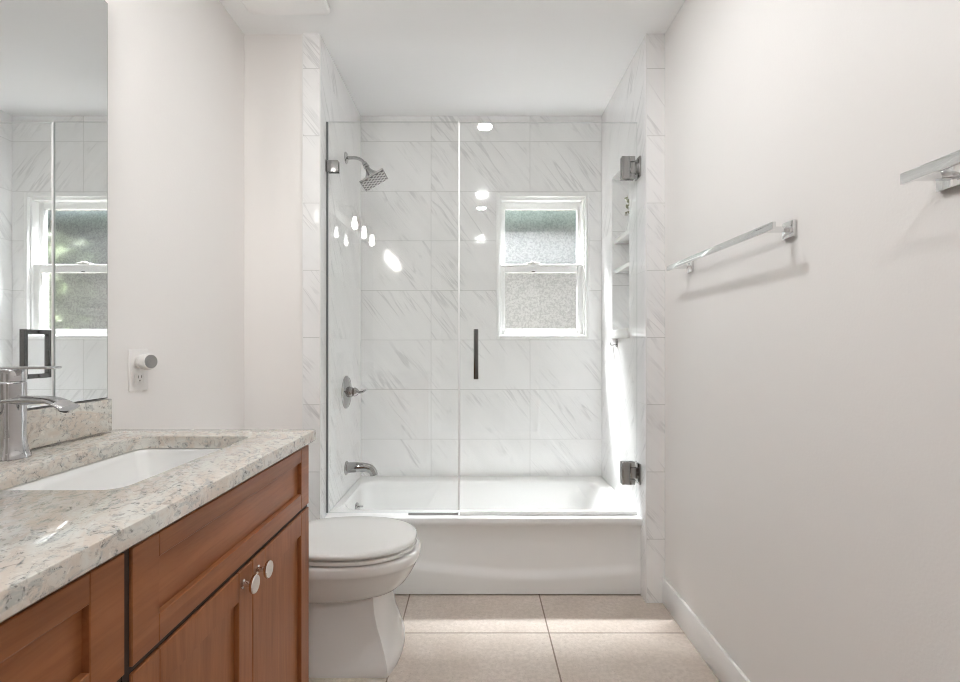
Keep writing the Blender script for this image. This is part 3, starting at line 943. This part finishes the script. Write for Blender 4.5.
for dx, dy, h in ((-0.012, 0.01, 0.20), (0.012, 0.0, 0.18), (0.0, -0.012, 0.17)):
    tube(bm, [(0.782, 2.42, 1.735), (0.782 + dx * 0.6, 2.42 + dy * 0.6, 1.66 + h * 0.7), (0.782 + dx * 1.6, 2.42 + dy, 1.66 + h)], [0.0015, 0.0013, 0.001], 6)
sg = obj('sprig', bm, M['stem'], vas)
bm = B()
random.seed(9)
for k in range(26):
    z = random.uniform(1.755, 1.845)
    c = Vector((0.778 + random.uniform(-0.026, 0.02), 2.42 + random.uniform(-0.02, 0.02), z))
    m4 = Matrix.Translation(c) @ Matrix.Rotation(random.uniform(0, 6), 4, Vector((random.random() - .5, random.random() - .5, random.random())).normalized())
    bmesh.ops.create_icosphere(bm, subdivisions=2, radius=0.010, matrix=m4 @ Matrix.Diagonal((1, 0.5, 0.18, 1)))
obj('leaves', bm, M['leaf'], sg)
hk = thing('squeegee_hook', 'small chrome hook with a thin cord under the niche sill', 'hook', (AR, 2.47, 1.11))
bm = B()
box(bm, AR - 0.006, AR - 0.0003, 2.458, 2.482, 1.092, 1.132, 0.002)
tube(bm, bez((AR - 0.004, 2.47, 1.104), (AR - 0.03, 2.47, 1.102), (AR - 0.034, 2.47, 1.092), (AR - 0.032, 2.47, 1.114), 8), 0.003, 8)
obj('hook_body', bm, M['satin'], hk)
bm = B()
tube(bm, bez((AR - 0.022, 2.47, 1.104), (AR - 0.020, 2.468, 1.06), (AR - 0.008, 2.466, 1.01), (AR - 0.006, 2.464, 0.97), 10), 0.0016, 8)
tube(bm, bez((AR - 0.022, 2.47, 1.104), (AR - 0.014, 2.472, 1.06), (AR - 0.006, 2.474, 1.01), (AR - 0.006, 2.464, 0.97), 10), 0.0016, 8)
obj('cord', bm, M['plastic'], hk)

# ================================================================== TOWEL BARS
def towel_bar(y0, y1, posts, z, label):
    t = thing('towel_bar', label, 'towel bar', (XR, (y0 + y1) / 2, z), 'towel bars on the right wall')
    bm = B(); box(bm, 0.7305, 0.7395, y0, y1, z - 0.0095, z + 0.0095, 0.0012)
    obj('bar', bm, M['bar'], t)
    for p in posts:
        bm = B(); box(bm, XR - 0.009, XR - 0.0003, p - 0.022, p + 0.022, z - 0.021, z + 0.021, 0.0015)
        q = obj('wall_plate', bm, M['bar'], t)
        bm = B(); box(bm, 0.7394, XR - 0.0085, p - 0.007, p + 0.007, z - 0.007, z + 0.007, 0.001)
        obj('post', bm, M['bar'], q)
towel_bar(1.185, 1.845, (1.231, 1.800), 1.391, 'flat chrome towel bar on the cream wall next to the tiled shower return')
towel_bar(0.182, 0.829, (0.225, 0.812), 1.380, 'flat chrome towel bar cut by the right edge of the photo, nearest the viewer')

# ================================================================== CEILING AND LAMPS
fan = thing('exhaust_fan', 'white square ceiling exhaust fan cover above the toilet', 'exhaust fan', (-0.737, 1.755, ZC))
bm = B()
loft(bm, [rrect(-0.90, -0.573, 1.60, 1.917, 0.03, ZC - 0.0005), rrect(-0.90, -0.573, 1.60, 1.917, 0.03, ZC - 0.012), rrect(-0.890, -0.583, 1.61, 1.907, 0.028, ZC - 0.020)])
obj('cover', bm, M['trim'], fan)
bm = B()
for k in range(9):
    y = 1.63 + k * 0.020
    box(bm, -0.84, -0.64, y, y + 0.006, ZC - 0.0215, ZC - 0.0195)
obj('slots', bm, M['grey_mesh'], fan)
for (x, y, lab) in ((0.054, 1.37, 'round recessed ceiling light nearest the shower, mirrored high in the glass door'),
                    (0.054, -0.34, 'round recessed ceiling light behind the viewer, the lower reflection in the glass door')):
    t = thing('recessed_light', lab, 'ceiling light', (x, y, ZC), 'recessed ceiling lights')
    bm = B(); lathe(bm, [(0.074, -0.0003), (0.074, -0.004), (0.048, -0.007), (0.042, -0.003)], (x, y, ZC), (0, 0, 1), 40)
    obj('trim_ring', bm, M['trim'], t)
    bm = B(); lathe(bm, [(0.041, -0.0035), (0.040, -0.0065)], (x, y, ZC), (0, 0, 1), 40)
    obj('lens', bm, M['lens'], t)

vl = thing('vanity_light', 'chrome vanity light with three clear glass shades above the mirror', 'wall light', (XL, 0.72, 2.10))
bm = B(); box(bm, XL + 0.0005, XL + 0.022, 0.20, 0.88, 2.065, 2.135, 0.004)
obj('back_bar', bm, M['chrome'], vl)
for y in (0.26, 0.54, 0.82):
    bm = B(); tube(bm, bez((XL + 0.02, y, 2.10), (XL + 0.08, y, 2.11), (XL + 0.12, y, 2.11), (XL + 0.12, y, 2.055), 10), 0.008, 12)
    lathe(bm, [(0.012, 0.0), (0.022, 0.004), (0.022, 0.03), (0.014, 0.034)], (XL + 0.12, y, 2.022), (0, 0, 1), 24)
    ar = obj('arm', bm, M['chrome'], vl)
    bm = B(); lathe(bm, [(0.024, 0.022), (0.030, 0.0), (0.040, -0.06), (0.055, -0.13)], (XL + 0.12, y, 2.022), (0, 0, 1), 32, cap=False)
    obj('shade', bm, M['shade'], vl)
    bm = B(); lathe(bm, [(0.010, 0.0), (0.012, -0.02), (0.018, -0.045), (0.020, -0.060), (0.016, -0.076), (0.006, -0.084)], (XL + 0.12, y, 2.022), (0, 0, 1), 24)
    obj('bulb', bm, M['bulb'], vl)
